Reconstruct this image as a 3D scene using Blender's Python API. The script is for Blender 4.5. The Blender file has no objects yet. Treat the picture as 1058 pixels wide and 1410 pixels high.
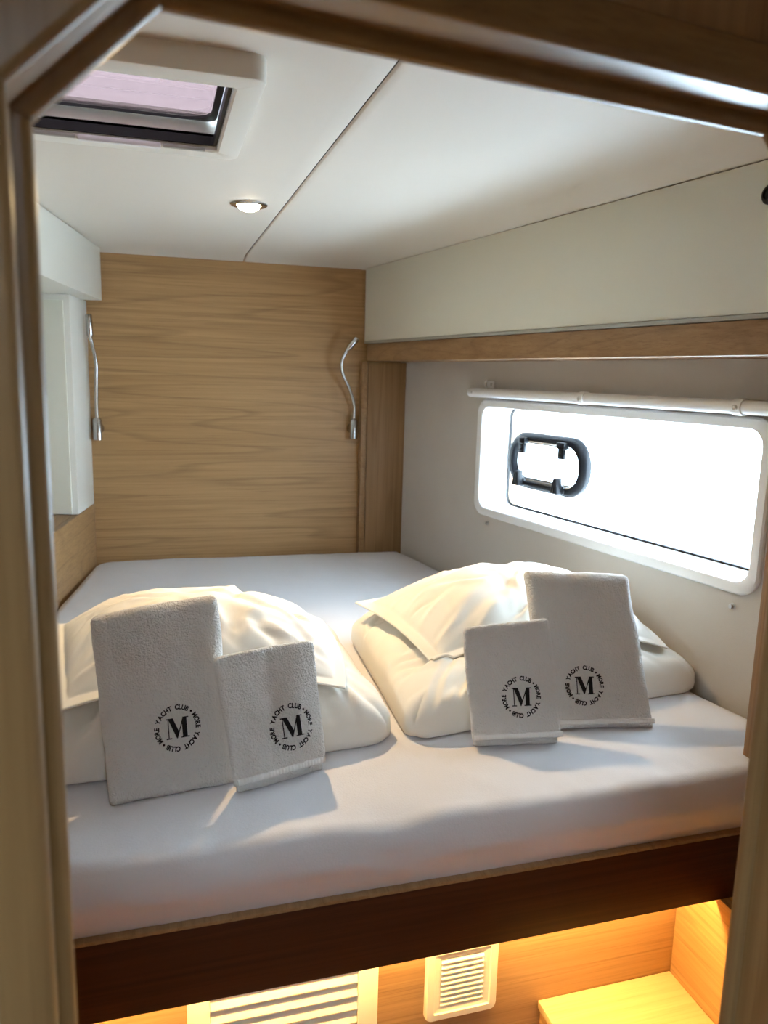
import bpy, bmesh, math, random
from mathutils import Vector, Matrix, noise
from mathutils.bvhtree import BVHTree

scn = bpy.context.scene
COL = scn.collection
V = Vector

# ------------------------------------------------------------------ camera
F_PX, W_PX, H_PX = 1060.0, 1058, 1410
YAW, PITCH, ROLL = math.radians(16.6), math.radians(10.0), math.radians(1.5)
ZC = 1.55
fw = V((math.sin(YAW)*math.cos(PITCH), math.cos(YAW)*math.cos(PITCH), -math.sin(PITCH)))
r0 = V((math.cos(YAW), -math.sin(YAW), 0)); u0 = r0.cross(fw)
rt = r0*math.cos(ROLL) + u0*math.sin(ROLL); up = -r0*math.sin(ROLL) + u0*math.cos(ROLL)
cd = bpy.data.cameras.new('camera'); cam = bpy.data.objects.new('camera', cd); COL.objects.link(cam)
cd.sensor_fit = 'VERTICAL'; cd.sensor_height = 36.0; cd.sensor_width = 27.0
cd.lens = F_PX/H_PX*36.0
cd.clip_start = 0.01
cam.matrix_world = Matrix(((rt.x, up.x, -fw.x, 0), (rt.y, up.y, -fw.y, 0), (rt.z, up.z, -fw.z, ZC), (0, 0, 0, 1)))
cd.dof.use_dof = True; cd.dof.focus_distance = 1.45; cd.dof.aperture_fstop = 5.6
scn.camera = cam

# ------------------------------------------------------------------ world, exposure
w = bpy.data.worlds.new('sky'); scn.world = w; w.use_nodes = True
bg = w.node_tree.nodes['Background']
bg.inputs['Color'].default_value = (0.67, 0.845, 1.0, 1)
bg.inputs['Strength'].default_value = 11.0
vs = scn.view_settings
vs.view_transform = 'Standard'; vs.look = 'None'; vs.exposure = 1.32; vs.gamma = 1.0; vs.use_curve_mapping = False

# ------------------------------------------------------------------ materials
MATS = {}
def new_mat(name):
    m = bpy.data.materials.new(name); m.use_nodes = True
    nt = m.node_tree; b = nt.nodes['Principled BSDF']
    MATS[name] = m
    return m, nt, b

def N(nt, typ, **kw):
    n = nt.nodes.new(typ)
    for k, v in kw.items():
        if k in n.inputs: n.inputs[k].default_value = v
        else: setattr(n, k, v)
    return n

def plain(name, col, rough=0.5, metal=0.0, spec=0.5, bump=None, var=0.0, sheen=0.0):
    m, nt, b = new_mat(name)
    b.inputs['Base Color'].default_value = (*col, 1); b.inputs['Roughness'].default_value = rough
    b.inputs['Metallic'].default_value = metal; b.inputs['Specular IOR Level'].default_value = spec
    if sheen: b.inputs['Sheen Weight'].default_value = sheen; b.inputs['Sheen Roughness'].default_value = 0.5
    tc = N(nt, 'ShaderNodeTexCoord')
    if bump:
        sc, st, dist = bump
        no = N(nt, 'ShaderNodeTexNoise', Scale=sc, Detail=4.0, Roughness=0.65)
        nt.links.new(tc.outputs['Object'], no.inputs['Vector'])
        bp = N(nt, 'ShaderNodeBump', Strength=st, Distance=dist)
        nt.links.new(no.outputs['Fac'], bp.inputs['Height']); nt.links.new(bp.outputs['Normal'], b.inputs['Normal'])
    if var:
        no = N(nt, 'ShaderNodeTexNoise', Scale=9.0, Detail=3.0)
        nt.links.new(tc.outputs['Object'], no.inputs['Vector'])
        mx = N(nt, 'ShaderNodeMix', data_type='RGBA')
        mx.inputs['A'].default_value = (*[c*(1-var) for c in col], 1); mx.inputs['B'].default_value = (*[min(1, c*(1+var)) for c in col], 1)
        nt.links.new(no.outputs['Fac'], mx.inputs['Factor']); nt.links.new(mx.outputs['Result'], b.inputs['Base Color'])
    return m

def wood(name, light, mid, dark, axis='X', rough=0.42, freq=1.0, seed=0.0, spec=0.35):
    """straight-grained veneer with cathedral figures; grain runs along the given world axis"""
    m, nt, b = new_mat(name)
    L = nt.links.new
    g = N(nt, 'ShaderNodeNewGeometry')
    mp = N(nt, 'ShaderNodeMapping')
    k = 0.06
    mp.inputs['Scale'].default_value = {'X': (k, 1, 1), 'Y': (1, k, 1), 'Z': (1, 1, k)}[axis]
    mp.inputs['Location'].default_value = (seed, seed*1.7, seed*0.6)
    L(g.outputs['Position'], mp.inputs['Vector'])
    n1 = N(nt, 'ShaderNodeTexNoise', Scale=4.2*freq, Detail=2.0, Roughness=0.5)
    L(mp.outputs['Vector'], n1.inputs['Vector'])
    mu = N(nt, 'ShaderNodeMath', operation='MULTIPLY'); mu.inputs[1].default_value = 12.0
    L(n1.outputs['Fac'], mu.inputs[0])
    fr = N(nt, 'ShaderNodeMath', operation='FRACT'); L(mu.outputs[0], fr.inputs[0])
    ring = N(nt, 'ShaderNodeValToRGB')
    e = ring.color_ramp.elements
    e[0].position = 0.0; e[0].color = (0.0, 0, 0, 1); e[1].position = 1.0; e[1].color = (0.0, 0, 0, 1)
    x = e.new(0.78); x.color = (0.03,)*3+(1,)
    x = e.new(0.91); x.color = (0.30,)*3+(1,)
    x = e.new(0.95); x.color = (0.25,)*3+(1,)
    L(fr.outputs[0], ring.inputs['Fac'])
    mp2 = N(nt, 'ShaderNodeMapping')
    k2 = 0.014
    mp2.inputs['Scale'].default_value = {'X': (k2, 1, 1), 'Y': (1, k2, 1), 'Z': (1, 1, k2)}[axis]
    L(g.outputs['Position'], mp2.inputs['Vector'])
    n2 = N(nt, 'ShaderNodeTexNoise', Scale=230.0*freq, Detail=5.0, Roughness=0.75)
    L(mp2.outputs['Vector'], n2.inputs['Vector'])
    n3 = N(nt, 'ShaderNodeTexNoise', Scale=75.0*freq, Detail=5.0, Roughness=0.6)
    L(mp2.outputs['Vector'], n3.inputs['Vector'])
    c1 = N(nt, 'ShaderNodeMix', data_type='RGBA'); c1.inputs['A'].default_value = (*light, 1); c1.inputs['B'].default_value = (*mid, 1)
    mr = N(nt, 'ShaderNodeMapRange'); mr.inputs['From Min'].default_value = 0.36; mr.inputs['From Max'].default_value = 0.66
    L(n3.outputs['Fac'], mr.inputs['Value']); L(mr.outputs['Result'], c1.inputs['Factor'])
    mr2 = N(nt, 'ShaderNodeMapRange'); mr2.inputs['From Min'].default_value = 0.5; mr2.inputs['From Max'].default_value = 0.72; mr2.inputs['To Max'].default_value = 0.55
    L(n2.outputs['Fac'], mr2.inputs['Value'])
    ad = N(nt, 'ShaderNodeMath', operation='ADD', use_clamp=True); L(ring.outputs['Color'], ad.inputs[0]); L(mr2.outputs['Result'], ad.inputs[1])
    c2 = N(nt, 'ShaderNodeMix', data_type='RGBA'); c2.inputs['B'].default_value = (*dark, 1)
    L(c1.outputs['Result'], c2.inputs['A']); L(ad.outputs[0], c2.inputs['Factor'])
    L(c2.outputs['Result'], b.inputs['Base Color'])
    b.inputs['Roughness'].default_value = rough; b.inputs['Specular IOR Level'].default_value = spec
    bp = N(nt, 'ShaderNodeBump', Strength=0.12, Distance=0.0006); L(n2.outputs['Fac'], bp.inputs['Height']); L(bp.outputs['Normal'], b.inputs['Normal'])
    return m

OAK_L, OAK_M, OAK_D = (0.49, 0.298, 0.138), (0.39, 0.226, 0.098), (0.18, 0.097, 0.040)
M_oak = wood('oak_veneer_across', OAK_L, OAK_M, OAK_D, 'X')
M_oak_y = wood('oak_veneer_along', OAK_L, OAK_M, OAK_D, 'Y', seed=3.1)
M_oak_z = wood('oak_veneer_upright', (0.33, 0.195, 0.092), (0.26, 0.15, 0.068), (0.17, 0.09, 0.037), 'Z', seed=5.3)
M_beam = wood('oak_beam', (0.37, 0.222, 0.108), (0.29, 0.165, 0.075), (0.18, 0.095, 0.04), 'Y', seed=7.7)
M_door = wood('oak_door_casing', (0.31, 0.19, 0.080), (0.25, 0.145, 0.058), (0.16, 0.088, 0.032), 'Z', rough=0.35, seed=1.3, spec=0.5)
M_door_h = wood('oak_door_head', (0.25, 0.15, 0.062), (0.20, 0.115, 0.045), (0.13, 0.07, 0.026), 'X', rough=0.22, seed=2.3, spec=0.5)
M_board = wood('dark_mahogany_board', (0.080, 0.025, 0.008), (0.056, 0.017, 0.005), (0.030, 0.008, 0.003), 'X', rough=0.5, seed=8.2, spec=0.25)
M_ply = wood('pale_step_veneer', (0.70, 0.56, 0.33), (0.64, 0.49, 0.27), (0.50, 0.36, 0.18), 'X', seed=4.4)
M_white = plain('white_gelcoat', (0.82, 0.80, 0.73), 0.4)
M_cream = plain('cream_lacquer', (0.76, 0.745, 0.64), 0.45, bump=(420, 0.05, 0.001))
M_ceil = plain('off_white_ceiling_vinyl', (0.74, 0.695, 0.625), 0.6, bump=(500, 0.08, 0.001))
M_cab = plain('white_cabinet_lacquer', (0.80, 0.79, 0.71), 0.35)
M_fabric = plain('grey_beige_wall_textile', (0.56, 0.515, 0.465), 0.9, spec=0.1, bump=(650, 0.45, 0.0015), var=0.05)
M_plastic = plain('white_plastic', (0.82, 0.82, 0.82), 0.32)
M_ventp = plain('cream_vent_plastic', (0.80, 0.78, 0.66), 0.4)
M_grey = plain('grey_edge_strip', (0.42, 0.41, 0.36), 0.5)
M_dark = plain('shadow_gap_dark', (0.03, 0.025, 0.02), 0.8)
M_black = plain('black_plastic', (0.008, 0.009, 0.012), 0.35, spec=0.3)
M_rubber = plain('black_rubber', (0.015, 0.017, 0.02), 0.6)
M_chrome = plain('brushed_chrome', (0.50, 0.49, 0.47), 0.2, metal=1.0)
M_steel = plain('satin_steel', (0.55, 0.54, 0.52), 0.35, metal=1.0)
M_sheet = plain('grey_white_fitted_sheet', (0.69, 0.675, 0.695), 0.95, spec=0.1, bump=(260, 0.25, 0.002), sheen=0.15)
M_cotton = plain('white_cotton', (0.86, 0.83, 0.76), 0.9, spec=0.15, bump=(900, 0.12, 0.0008), sheen=0.1)
M_terry = plain('white_terry', (0.87, 0.86, 0.83), 1.0, spec=0.03, bump=(300, 1.0, 0.006), sheen=0.35)
M_hem = plain('white_woven_hem', (0.83, 0.82, 0.79), 0.9, spec=0.1, bump=(900, 0.3, 0.001))
M_thread = plain('black_embroidery_thread', (0.008, 0.008, 0.010), 0.75, spec=0.2)
M_floor = wood('teak_floor', (0.35, 0.20, 0.10), (0.28, 0.15, 0.07), (0.15, 0.07, 0.03), 'Y', seed=6.0)

def clear_pane(name, tint, gloss=0.06):
    m, nt, b = new_mat(name)
    nt.nodes.remove(b)
    t = N(nt, 'ShaderNodeBsdfTransparent', Color=(*tint, 1)); g = N(nt, 'ShaderNodeBsdfGlossy', Roughness=0.03)
    lw = N(nt, 'ShaderNodeLayerWeight', Blend=0.5)
    pw = N(nt, 'ShaderNodeMath', operation='POWER'); pw.inputs[1].default_value = 5.0
    ma = N(nt, 'ShaderNodeMath', operation='MULTIPLY_ADD'); ma.inputs[1].default_value = 0.9; ma.inputs[2].default_value = 0.03
    nt.links.new(lw.outputs['Facing'], pw.inputs[0]); nt.links.new(pw.outputs[0], ma.inputs[0])
    mx = N(nt, 'ShaderNodeMixShader'); nt.links.new(ma.outputs[0], mx.inputs[0])
    nt.links.new(t.outputs[0], mx.inputs[1]); nt.links.new(g.outputs[0], mx.inputs[2])
    nt.links.new(mx.outputs[0], nt.nodes['Material Output'].inputs['Surface'])
    return m
M_glass = clear_pane('window_glass', (0.97, 0.99, 1.0))
M_tint = clear_pane('tinted_hatch_acrylic', (0.225, 0.182, 0.180))

def emitter(name, col, strength):
    m, nt, b = new_mat(name)
    b.inputs['Base Color'].default_value = (0.9, 0.9, 0.9, 1)
    b.inputs['Emission Color'].default_value = (*col, 1); b.inputs['Emission Strength'].default_value = strength
    return m
M_lens = emitter('lit_spotlight_lens', (1.0, 0.86, 0.62), 14.0)
M_led = emitter('warm_led_strip', (1.0, 0.64, 0.20), 58.0)
M_lampoff = plain('dark_lens', (0.1, 0.1, 0.1), 0.2)

# ------------------------------------------------------------------ mesh helpers
BASE = {}
def link(name, me, mat, parent=None):
    o = bpy.data.objects.new(name, me); COL.objects.link(o)
    if mat is not None and not me.materials: me.materials.append(mat)
    if parent is not None: o.parent = parent
    return o

def base_of(parent):
    return BASE.get(parent.name, V((0, 0, 0))) if parent is not None else V((0, 0, 0))

def shade(me, ang=40):
    for p in me.polygons: p.use_smooth = True
    try: me.set_sharp_from_angle(angle=math.radians(ang))
    except Exception: pass

def obj(name, verts, faces, mat, parent=None, smooth=True, ang=40):
    b = base_of(parent)
    me = bpy.data.meshes.new(name)
    me.from_pydata([tuple(V(v)-b) for v in verts], [], faces); me.validate(); me.update()
    bm = bmesh.new(); bm.from_mesh(me); bmesh.ops.recalc_face_normals(bm, faces=bm.faces); bm.to_mesh(me); bm.free()
    if smooth: shade(me, ang)
    o = link(name, me, mat, parent)
    BASE[o.name] = b
    return o

def tag(o, label=None, cat=None, group=None, kind=None):
    if label: o['label'] = label
    if cat: o['category'] = cat
    if group: o['group'] = group
    if kind: o['kind'] = kind
    return o

def thing(name, label, cat, loc, group=None, kind=None):
    o = bpy.data.objects.new(name, None); COL.objects.link(o); o.location = loc; o.empty_display_size = 0.05
    BASE[o.name] = V(loc)
    return tag(o, label, cat, group, kind)

def WID(x, y, z): return V((x, y, z))

def hexa(pts, bevel=0.0, seg=2):
    """8 points (bottom 4, top 4) -> verts, faces, bevelled"""
    fs = [(0, 3, 2, 1), (4, 5, 6, 7), (0, 1, 5, 4), (1, 2, 6, 5), (2, 3, 7, 6), (3, 0, 4, 7)]
    if bevel <= 0: return pts, fs
    bm = bmesh.new(); vs_ = [bm.verts.new(p) for p in pts]
    for f in fs: bm.faces.new([vs_[i] for i in f])
    bmesh.ops.recalc_face_normals(bm, faces=bm.faces)
    bmesh.ops.bevel(bm, geom=list(bm.edges), offset=bevel, segments=seg, affect='EDGES', profile=0.5)
    bm.verts.index_update()
    r = [v.co.copy() for v in bm.verts], [tuple(v.index for v in f.verts) for f in bm.faces]
    bm.free(); return r

def fbox(fr, a0, a1, b0, b1, z0, z1, bevel=0.0, seg=2):
    return hexa([fr(a0, b0, z0), fr(a1, b0, z0), fr(a1, b1, z0), fr(a0, b1, z0), fr(a0, b0, z1), fr(a1, b0, z1), fr(a1, b1, z1), fr(a0, b1, z1)], bevel, seg)

def box(name, fr, dims, mat, parent=None, bevel=0.002, seg=2):
    v, f = fbox(fr, *dims, bevel, seg)
    return obj(name, v, f, mat, parent)

def merge(parts):
    vs_, fs = [], []
    for v, f in parts:
        k = len(vs_); vs_ += [V(p) for p in v]; fs += [tuple(i+k for i in q) for q in f]
    return vs_, fs

def loft(loops, closed=True, cap0=False, cap1=False, wrap=False):
    n = len(loops[0]); vs_ = [V(p) for lp in loops for p in lp]; fs = []
    m = len(loops)
    for i in range(m if wrap else m-1):
        j = (i+1) % m
        for k in range(n if closed else n-1):
            l = (k+1) % n
            fs.append((i*n+k, i*n+l, j*n+l, j*n+k))
    if cap0: fs.append(tuple(range(n)))
    if cap1: fs.append(tuple((m-1)*n+k for k in range(n)))
    return vs_, fs

def rrect(a0, a1, b0, b1, r, n=7):
    pts = []
    for cx, cy, t0 in ((a1-r, b1-r, 0), (a0+r, b1-r, 90), (a0+r, b0+r, 180), (a1-r, b0+r, 270)):
        for i in range(n+1):
            t = math.radians(t0+90*i/n); pts.append((cx+r*math.cos(t), cy+r*math.sin(t)))
    return pts

def catmull(pts, n=8):
    P = [V(p) for p in pts]; P = [P[0]*2-P[1]] + P + [P[-1]*2-P[-2]]; out = []
    for i in range(1, len(P)-2):
        for k in range(n):
            t = k/n; a, b, c, d = P[i-1], P[i], P[i+1], P[i+2]
            out.append(0.5*((2*b)+(c-a)*t+(2*a-5*b+4*c-d)*t*t+(3*b-a-3*c+d)*t**3))
    out.append(P[-2]); return out

def tube(path, rad, n=12, cap=True):
    """rad: number or list per point"""
    path = [V(p) for p in path]; loops = []
    R = rad if isinstance(rad, (list, tuple)) else [rad]*len(path)
    ref = V((0.31, 0.2, 0.93)).normalized(); prev = None
    for i, p in enumerate(path):
        t = (path[min(i+1, len(path)-1)]-path[max(i-1, 0)])
        if t.length < 1e-9: t = V((0, 0, 1))
        t.normalize()
        if prev is None:
            a = ref.cross(t)
            if a.length < 0.1: a = V((1, 0, 0)).cross(t)
        else: a = prev - t*prev.dot(t)
        a.normalize(); prev = a; b = t.cross(a)
        loops.append([p+(a*math.cos(2*math.pi*k/n)+b*math.sin(2*math.pi*k/n))*R[i] for k in range(n)])
    return loft(loops, True, cap, cap)

def lathe(c, axis, prof, n=24):
    """prof: list of (radius, height along axis)"""
    axis = V(axis).normalized(); a = axis.orthogonal().normalized(); b = axis.cross(a); c = V(c)
    loops = [[c+axis*h+(a*math.cos(2*math.pi*k/n)+b*math.sin(2*math.pi*k/n))*max(r, 1e-5) for k in range(n)] for r, h in prof]
    return loft(loops, True, True, True)

# frames of the tapering cabin --------------------------------------------------
dR = V((-0.162, 0.987, 0)).normalized(); nR = V((dR.y, -dR.x, 0)); OR = V((1.225, 1.293, 0))
def RW(s, n, z): return OR + dR*s + nR*n + V((0, 0, z))            # along hull wall, outward, up
dL = V((0.144, 0.99, 0)).normalized(); nL = V((-dL.y, dL.x, 0)); OL = V((-0.225, 2.99, 0))
def LW(s, n, z): return OL + dL*s + nL*n + V((0, 0, z))            # s<0 towards the door, n outward (left)
dD = V((0.992, 0.129, 0)).normalized(); nD = V((-dD.y, dD.x, 0)); PD = V((0.1548, 0.519, 0))
def DW(l, n, z): return PD + dD*l - nD*n + V((0, 0, z))            # l right, n towards the camera

ZM, ZCEIL, YH = 0.85, 1.965, 2.99
UPN = -0.17                                                        # plane of the upper hull locker

# ------------------------------------------------------------------ setting: shell
tag(box('floor', WID, (-1.15, 1.75, -1.35, 3.1, -0.05, 0.0), M_floor, bevel=0),
    'dark teak cabin floor under the berth', 'floor', kind='structure')
tag(box('wall_back', WID, (-1.15, 1.5, YH, YH+0.05, 0.0, 2.06), M_oak, bevel=0),
    'oak veneer headboard wall with horizontal grain behind the bed', 'wall', kind='structure')
tag(box('wall_left', WID, (-1.15, -1.10, -1.35, YH, 0.0, 2.06), M_white, bevel=0),
    'white outer wall on the left side of the cabin', 'wall', kind='structure')
tag(box('wall_rear', WID, (-1.10, 1.70, -1.35, -1.30, 0.0, 2.06), M_oak_z, bevel=0),
    'oak wall of the passage behind the viewer', 'wall', kind='structure')

# hull wall with the rectangular cut for the window
WS0, WS1, WZ0, WZ1 = 0.016, 1.104, 1.118, 1.470
wr = merge([fbox(RW, -2.75, WS0, 0, 0.11, 0, 2.06), fbox(RW, WS1, 1.95, 0, 0.11, 0, 2.06),
            fbox(RW, WS0, WS1, 0, 0.11, 0, WZ0), fbox(RW, WS0, WS1, 0, 0.11, WZ1, 2.06)])
tag(obj('wall_right', *wr, M_fabric, smooth=False), 'hull side wall lined with grey beige textile around the window', 'wall', kind='structure')

# ceiling: backing slab plus two soft panels meeting at a seam
HX0, HX1, HY0, HY1 = -0.265, 0.155, 1.11, 1.525                   # hatch outer frame
hx0, hx1, hy0, hy1 = -0.225, 0.115, 1.153, 1.480                  # hatch clear opening
def slab_hole(x0, x1, y0, y1, z0, z1, h):
    return merge([fbox(WID, x0, h[0], y0, y1, z0, z1), fbox(WID, h[1], x1, y0, y1, z0, z1),
                  fbox(WID, h[0], h[1], y0, h[2], z0, z1), fbox(WID, h[0], h[1], h[3], y1, z0, z1)])
PSX0, PSX1, PSY0, PSY1 = -0.35, 0.35, -0.90, -0.42               # unseen passage ceiling opening, added to bring daylight onto door frame and towels
ceil = obj('ceiling', *merge([slab_hole(-1.15, 1.75, 0.44, 3.1, 1.985, 1.993, (hx0-0.01, hx1+0.01, hy0-0.01, hy1+0.01)),
                              slab_hole(-1.15, 1.75, -1.35, 0.44, 1.985, 2.06, (PSX0, PSX1, PSY0, PSY1))]), M_dark, smooth=False)
tag(ceil, 'off white cabin ceiling of two soft panels with a seam', 'ceiling', kind='structure')
SEAM = 0.3255
def ceil_z(x, y, seam_d):
    z = ZCEIL
    dr = -((V((x, y, 0))-RW(0, UPN, 0)).dot(nR))
    dh = YH-y
    z -= max(0.013*(1-min(max(dr, 0), 0.10)/0.10)**2, 0.012*(1-min(max(dh, 0), 0.09)/0.09)**2)
    if seam_d < 0.004: z += 0.004*(1-seam_d/0.004)**2
    return z
def ceiling_panel(x0, x1fun, y0, y1, hole=None, seam='r'):
    ys = sorted(set([y0+(y1-y0)*i/60 for i in range(61)] + ([hole[2], hole[3]] if hole else []) + [y1-0.02*k/4 for k in range(5)]))
    us = [i/40 for i in range(41)]
    verts, faces, idx = [], [], {}
    for j, y in enumerate(ys):
        xe = x1fun(y); xs = [x0+(xe-x0)*u for u in us]
        if seam == 'r': xs = xs[:-1]+[xe-0.004, xe-0.002, xe]
        else: xs = [x0, x0+0.002, x0+0.004]+xs[1:]+[]
        if hole:
            xs = sorted(xs)
            for hx in hole[:2]:
                k = min(range(1, len(xs)-4), key=lambda q: abs(xs[q]-hx)); xs[k] = hx
        for i, x in enumerate(xs):
            sd = abs((xe if seam == 'r' else x0)-x)
            idx[i, j] = len(verts); verts.append((x, y, ceil_z(x, y, sd)))
        nx = len(xs)
    for j in range(len(ys)-1):
        for i in range(nx-1):
            if hole:
                cx = (verts[idx[i, j]][0]+verts[idx[i+1, j]][0])/2; cy = (ys[j]+ys[j+1])/2
                if hole[0] < cx < hole[1] and hole[2] < cy < hole[3]: continue
            faces.append((idx[i, j], idx[i, j+1], idx[i+1, j+1], idx[i+1, j]))
    return verts, faces
v, f = ceiling_panel(-1.10, lambda y: SEAM-0.0012, 0.45, YH, (hx0-0.01, hx1+0.01, hy0-0.01, hy1+0.01), 'r')
obj('ceiling_panel', v, f, M_ceil, ceil)
v, f = ceiling_panel(SEAM+0.0012, lambda y: RW((y-1.293)/dR.y, UPN, 0).x+0.026, 0.45, YH, None, 'l')
obj('ceiling_panel', v, f, M_ceil, ceil)
obj('ceiling_panel', *slab_hole(-1.10, 1.70, -1.30, 0.44, 1.955, 1.975, (PSX0, PSX1, PSY0, PSY1)), M_ceil, ceil, smooth=False)

# wall around the doorway (camera side), opening is an octagon-cornered rectangle
OPL, OPR, OPT, CH = -0.2175, 0.402, 1.752, 0.070
def door_path(s):
    """opening outline offset outwards by s (l, z)"""
    k = s*math.tan(math.radians(22.5))
    return [(OPL-s, 0.0), (OPL-s, OPT-CH+k), (OPL+CH-k, OPT+s), (OPR-CH+k, OPT+s), (OPR+s, OPT-CH+k), (OPR+s, 0.0)]
inn = door_path(0.030)
outp = [(-1.30, 0.0), (-1.30, OPT-CH), (-1.30, 2.06), (1.12, 2.06), (1.12, OPT-CH), (1.12, 0.0)]
vs_, fs = [], []
for n in (0.040, -0.004):
    for l, z in inn+outp: vs_.append(DW(l, n, z))
for b_ in (0, 12):
    for i in range(5): fs.append((b_+i, b_+i+1, b_+7+i, b_+6+i))
for i in range(5):
    fs.append((i, i+1, 12+i+1, 12+i)); fs.append((6+i, 6+i+1, 18+i+1, 18+i))
tag(obj('wall_front', vs_, fs, M_oak_z, smooth=False), 'oak veneer wall with upright grain around the doorway', 'wall', kind='structure')

# door casing, mitred pieces
prof = [(0.044, 0.036), (0.044, 0.045), (0.042, 0.047), (0.0185, 0.047)]
for i in range(1, 7):
    t = math.radians(90*i/6); prof.append((0.0185-0.007*math.sin(t), 0.040+0.007*math.cos(t)))
prof += [(0.0115, 0.010), (0.0110, 0.0085), (0.0080, 0.0085)]
for i in range(1, 7):
    t = math.radians(90*i/6); prof.append((0.0080-0.008*math.sin(t), 0.0005+0.008*math.cos(t)))
prof += [(0.0, -0.0015), (0.001, -0.0030), (0.044, -0.0030)]
door = thing('door_1', 'oak door casing with cut corners framing the view', 'door frame', DW(OPL, 0.03, 0), kind='structure')
pieces = [('jamb', M_door), ('corner_piece', M_door), ('head', M_door_h), ('corner_piece', M_door), ('jamb', M_door)]
for i, (nm, mt) in enumerate(pieces):
    g = 0.0003
    loops = []
    for e in (0, 1):
        lp = []
        for s, n in prof:
            pth = door_path(s); a, b_ = pth[i], pth[i+1]
            t = V((b_[0]-a[0], b_[1]-a[1])).normalized()*g
            q = (a[0]+t.x, a[1]+t.y) if e == 0 else (b_[0]-t.x, b_[1]-t.y)
            lp.append(DW(q[0], n, q[1]))
        loops.append(lp)
    obj(nm, *loft(loops, True, True, True), mt, door, ang=35)

# ------------------------------------------------------------------ left side: overhead cabinet, locker, half wall
hw = thing('wall_left_half', 'low oak panel with ledge beside the bed', 'wall', LW(-1.0, 0.1, 0), kind='structure')
box('panel', LW, (-2.55, -0.001, 0.0, 0.02, 0.0, 1.06), M_oak_y, hw, bevel=0.0015)
box('ledge', LW, (-2.55, -0.001, 0.021, 0.60, 1.03, 1.0595), M_oak_y, hw, bevel=0.0015)
oc = thing('overhead_cabinet', 'white overhead cabinet box under the ceiling at left of the headboard', 'cabinet', LW(-1.0, 0.1, 1.785))
box('body', LW, (-2.50, -0.028, -0.058, 0.45, 1.785, 1.962), M_cab, oc, bevel=0.0025)
lk = thing('corner_locker', 'narrow white locker standing on the oak ledge beside the reading light', 'locker', LW(-0.12, 0.15, 1.062))
cz = lambda z: [LW(-0.236, 0.001, z), LW(-0.002, 0.001, z), V((-0.70, YH-0.002, z)), LW(-0.236, 0.45, z)]
obj('carcass', *hexa(cz(1.0605)+cz(1.784), 0.002), M_white, lk)
box('door_panel', LW, (-0.244, -0.2365, 0.020, 0.40, 1.064, 1.765), M_cream, lk, bevel=0.0015)

# ------------------------------------------------------------------ right side: locker, beam, post, end panel
ol = thing('overhead_locker', 'long cream locker panel above the wooden beam and window', 'locker', RW(0.6, UPN+0.05, 1.67))
box('front_panel', RW, (-0.62, 1.704, UPN, -0.002, 1.682, 1.9505), M_cream, ol, bevel=0.0015)
box('edge_strip', RW, (-0.62, 1.702, UPN-0.002, -0.004, 1.6725, 1.681), M_grey, ol, bevel=0.001)
kc = RW(-0.070, UPN-0.001, 1.886)
kn = obj('latch_knob', *lathe(kc, -nR, [(0.017, 0), (0.018, 0.003), (0.018, 0.012), (0.015, 0.016), (0.010, 0.018), (0.009, 0.015)], 20), M_black, ol)
tag(kn, 'black round push latch')
tag(box('trim_1', RW, (-0.62, 1.690, UPN+0.004, -0.003, 1.606, 1.671), M_beam, bevel=0.002), 'oak beam running under the cream locker above the window', 'beam', kind='structure')
tp = thing('trim_2', 'upright oak post between the headboard and the textile wall', 'post', V((0.86, 2.95, 0.72)), kind='structure')
box('post', WID, (0.800, 0.962, 2.945, 2.988, 0.80, 1.604), M_oak_z, tp, bevel=0.003)
box('post_edge', WID, (0.776, 0.799, 2.952, 2.988, 0.80, 1.604), M_beam, tp, bevel=0.002)
tag(box('trim_3', WID, (1.066, 1.32, 1.098, 1.121, 0.852, 1.604), M_oak_z, bevel=0.0015), 'narrow oak end panel at the foot of the bed beside the doorway', 'panel', kind='structure')

# ------------------------------------------------------------------ window
win = thing('window_1', 'long white framed hull window with a small black opening port', 'window', RW(0.55, 0.05, 1.10), kind='structure')
O_ = (0.0, 1.124, 1.100, 1.485); I_ = (0.026, 1.092, 1.128, 1.459)
def wl(a, r, n): return [RW(s, n, z) for s, z in rrect(*a, r, 8)]
def ins(a, d): return (a[0]+d, a[1]-d, a[2]+d, a[3]-d)
obj('window_frame', *loft([wl(O_, 0.048, 0.0005), wl(O_, 0.048, -0.007), wl(ins(O_, 0.004), 0.045, -0.011), wl(ins(I_, -0.007), 0.043, -0.012),
    wl(ins(I_, -0.002), 0.038, -0.010), wl(I_, 0.036, -0.005), wl(I_, 0.036, 0.001)], True), M_plastic, win)
obj('reveal', *loft([wl(I_, 0.036, 0.001), wl(I_, 0.036, 0.106), wl(ins(I_, -0.010), 0.04, 0.106), wl(ins(I_, -0.010), 0.04, 0.003)], True, wrap=True), M_plastic, win)
obj('gasket', *loft([wl(I_, 0.036, 0.1045), wl(ins(I_, 0.0055), 0.032, 0.101), wl(ins(I_, 0.0065), 0.031, 0.1075), wl(I_, 0.036, 0.1075)], True, wrap=True), M_rubber, win)
gl = [wl(ins(I_, -0.004), 0.038, 0.1085), wl(ins(I_, -0.004), 0.038, 0.1125)]
obj('pane', *loft(gl, True, True, True), M_glass, win)
PO = (0.678, 1.068, 1.200, 1.384)
pr = 0.085
pl = lambda d, r, n: wl(ins(PO, d), r, n)
port = obj('opening_port', *loft([pl(0.0, 0.086, 0.1075), pl(0.0, 0.086, 0.092), pl(0.004, 0.083, 0.084), pl(0.016, 0.072, 0.078), pl(0.026, 0.062, 0.080), pl(0.032, 0.056, 0.088),
     pl(0.033, 0.055, 0.1075)], True, wrap=True), M_black, win)
tag(port, 'black oval opening port frame')
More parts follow.
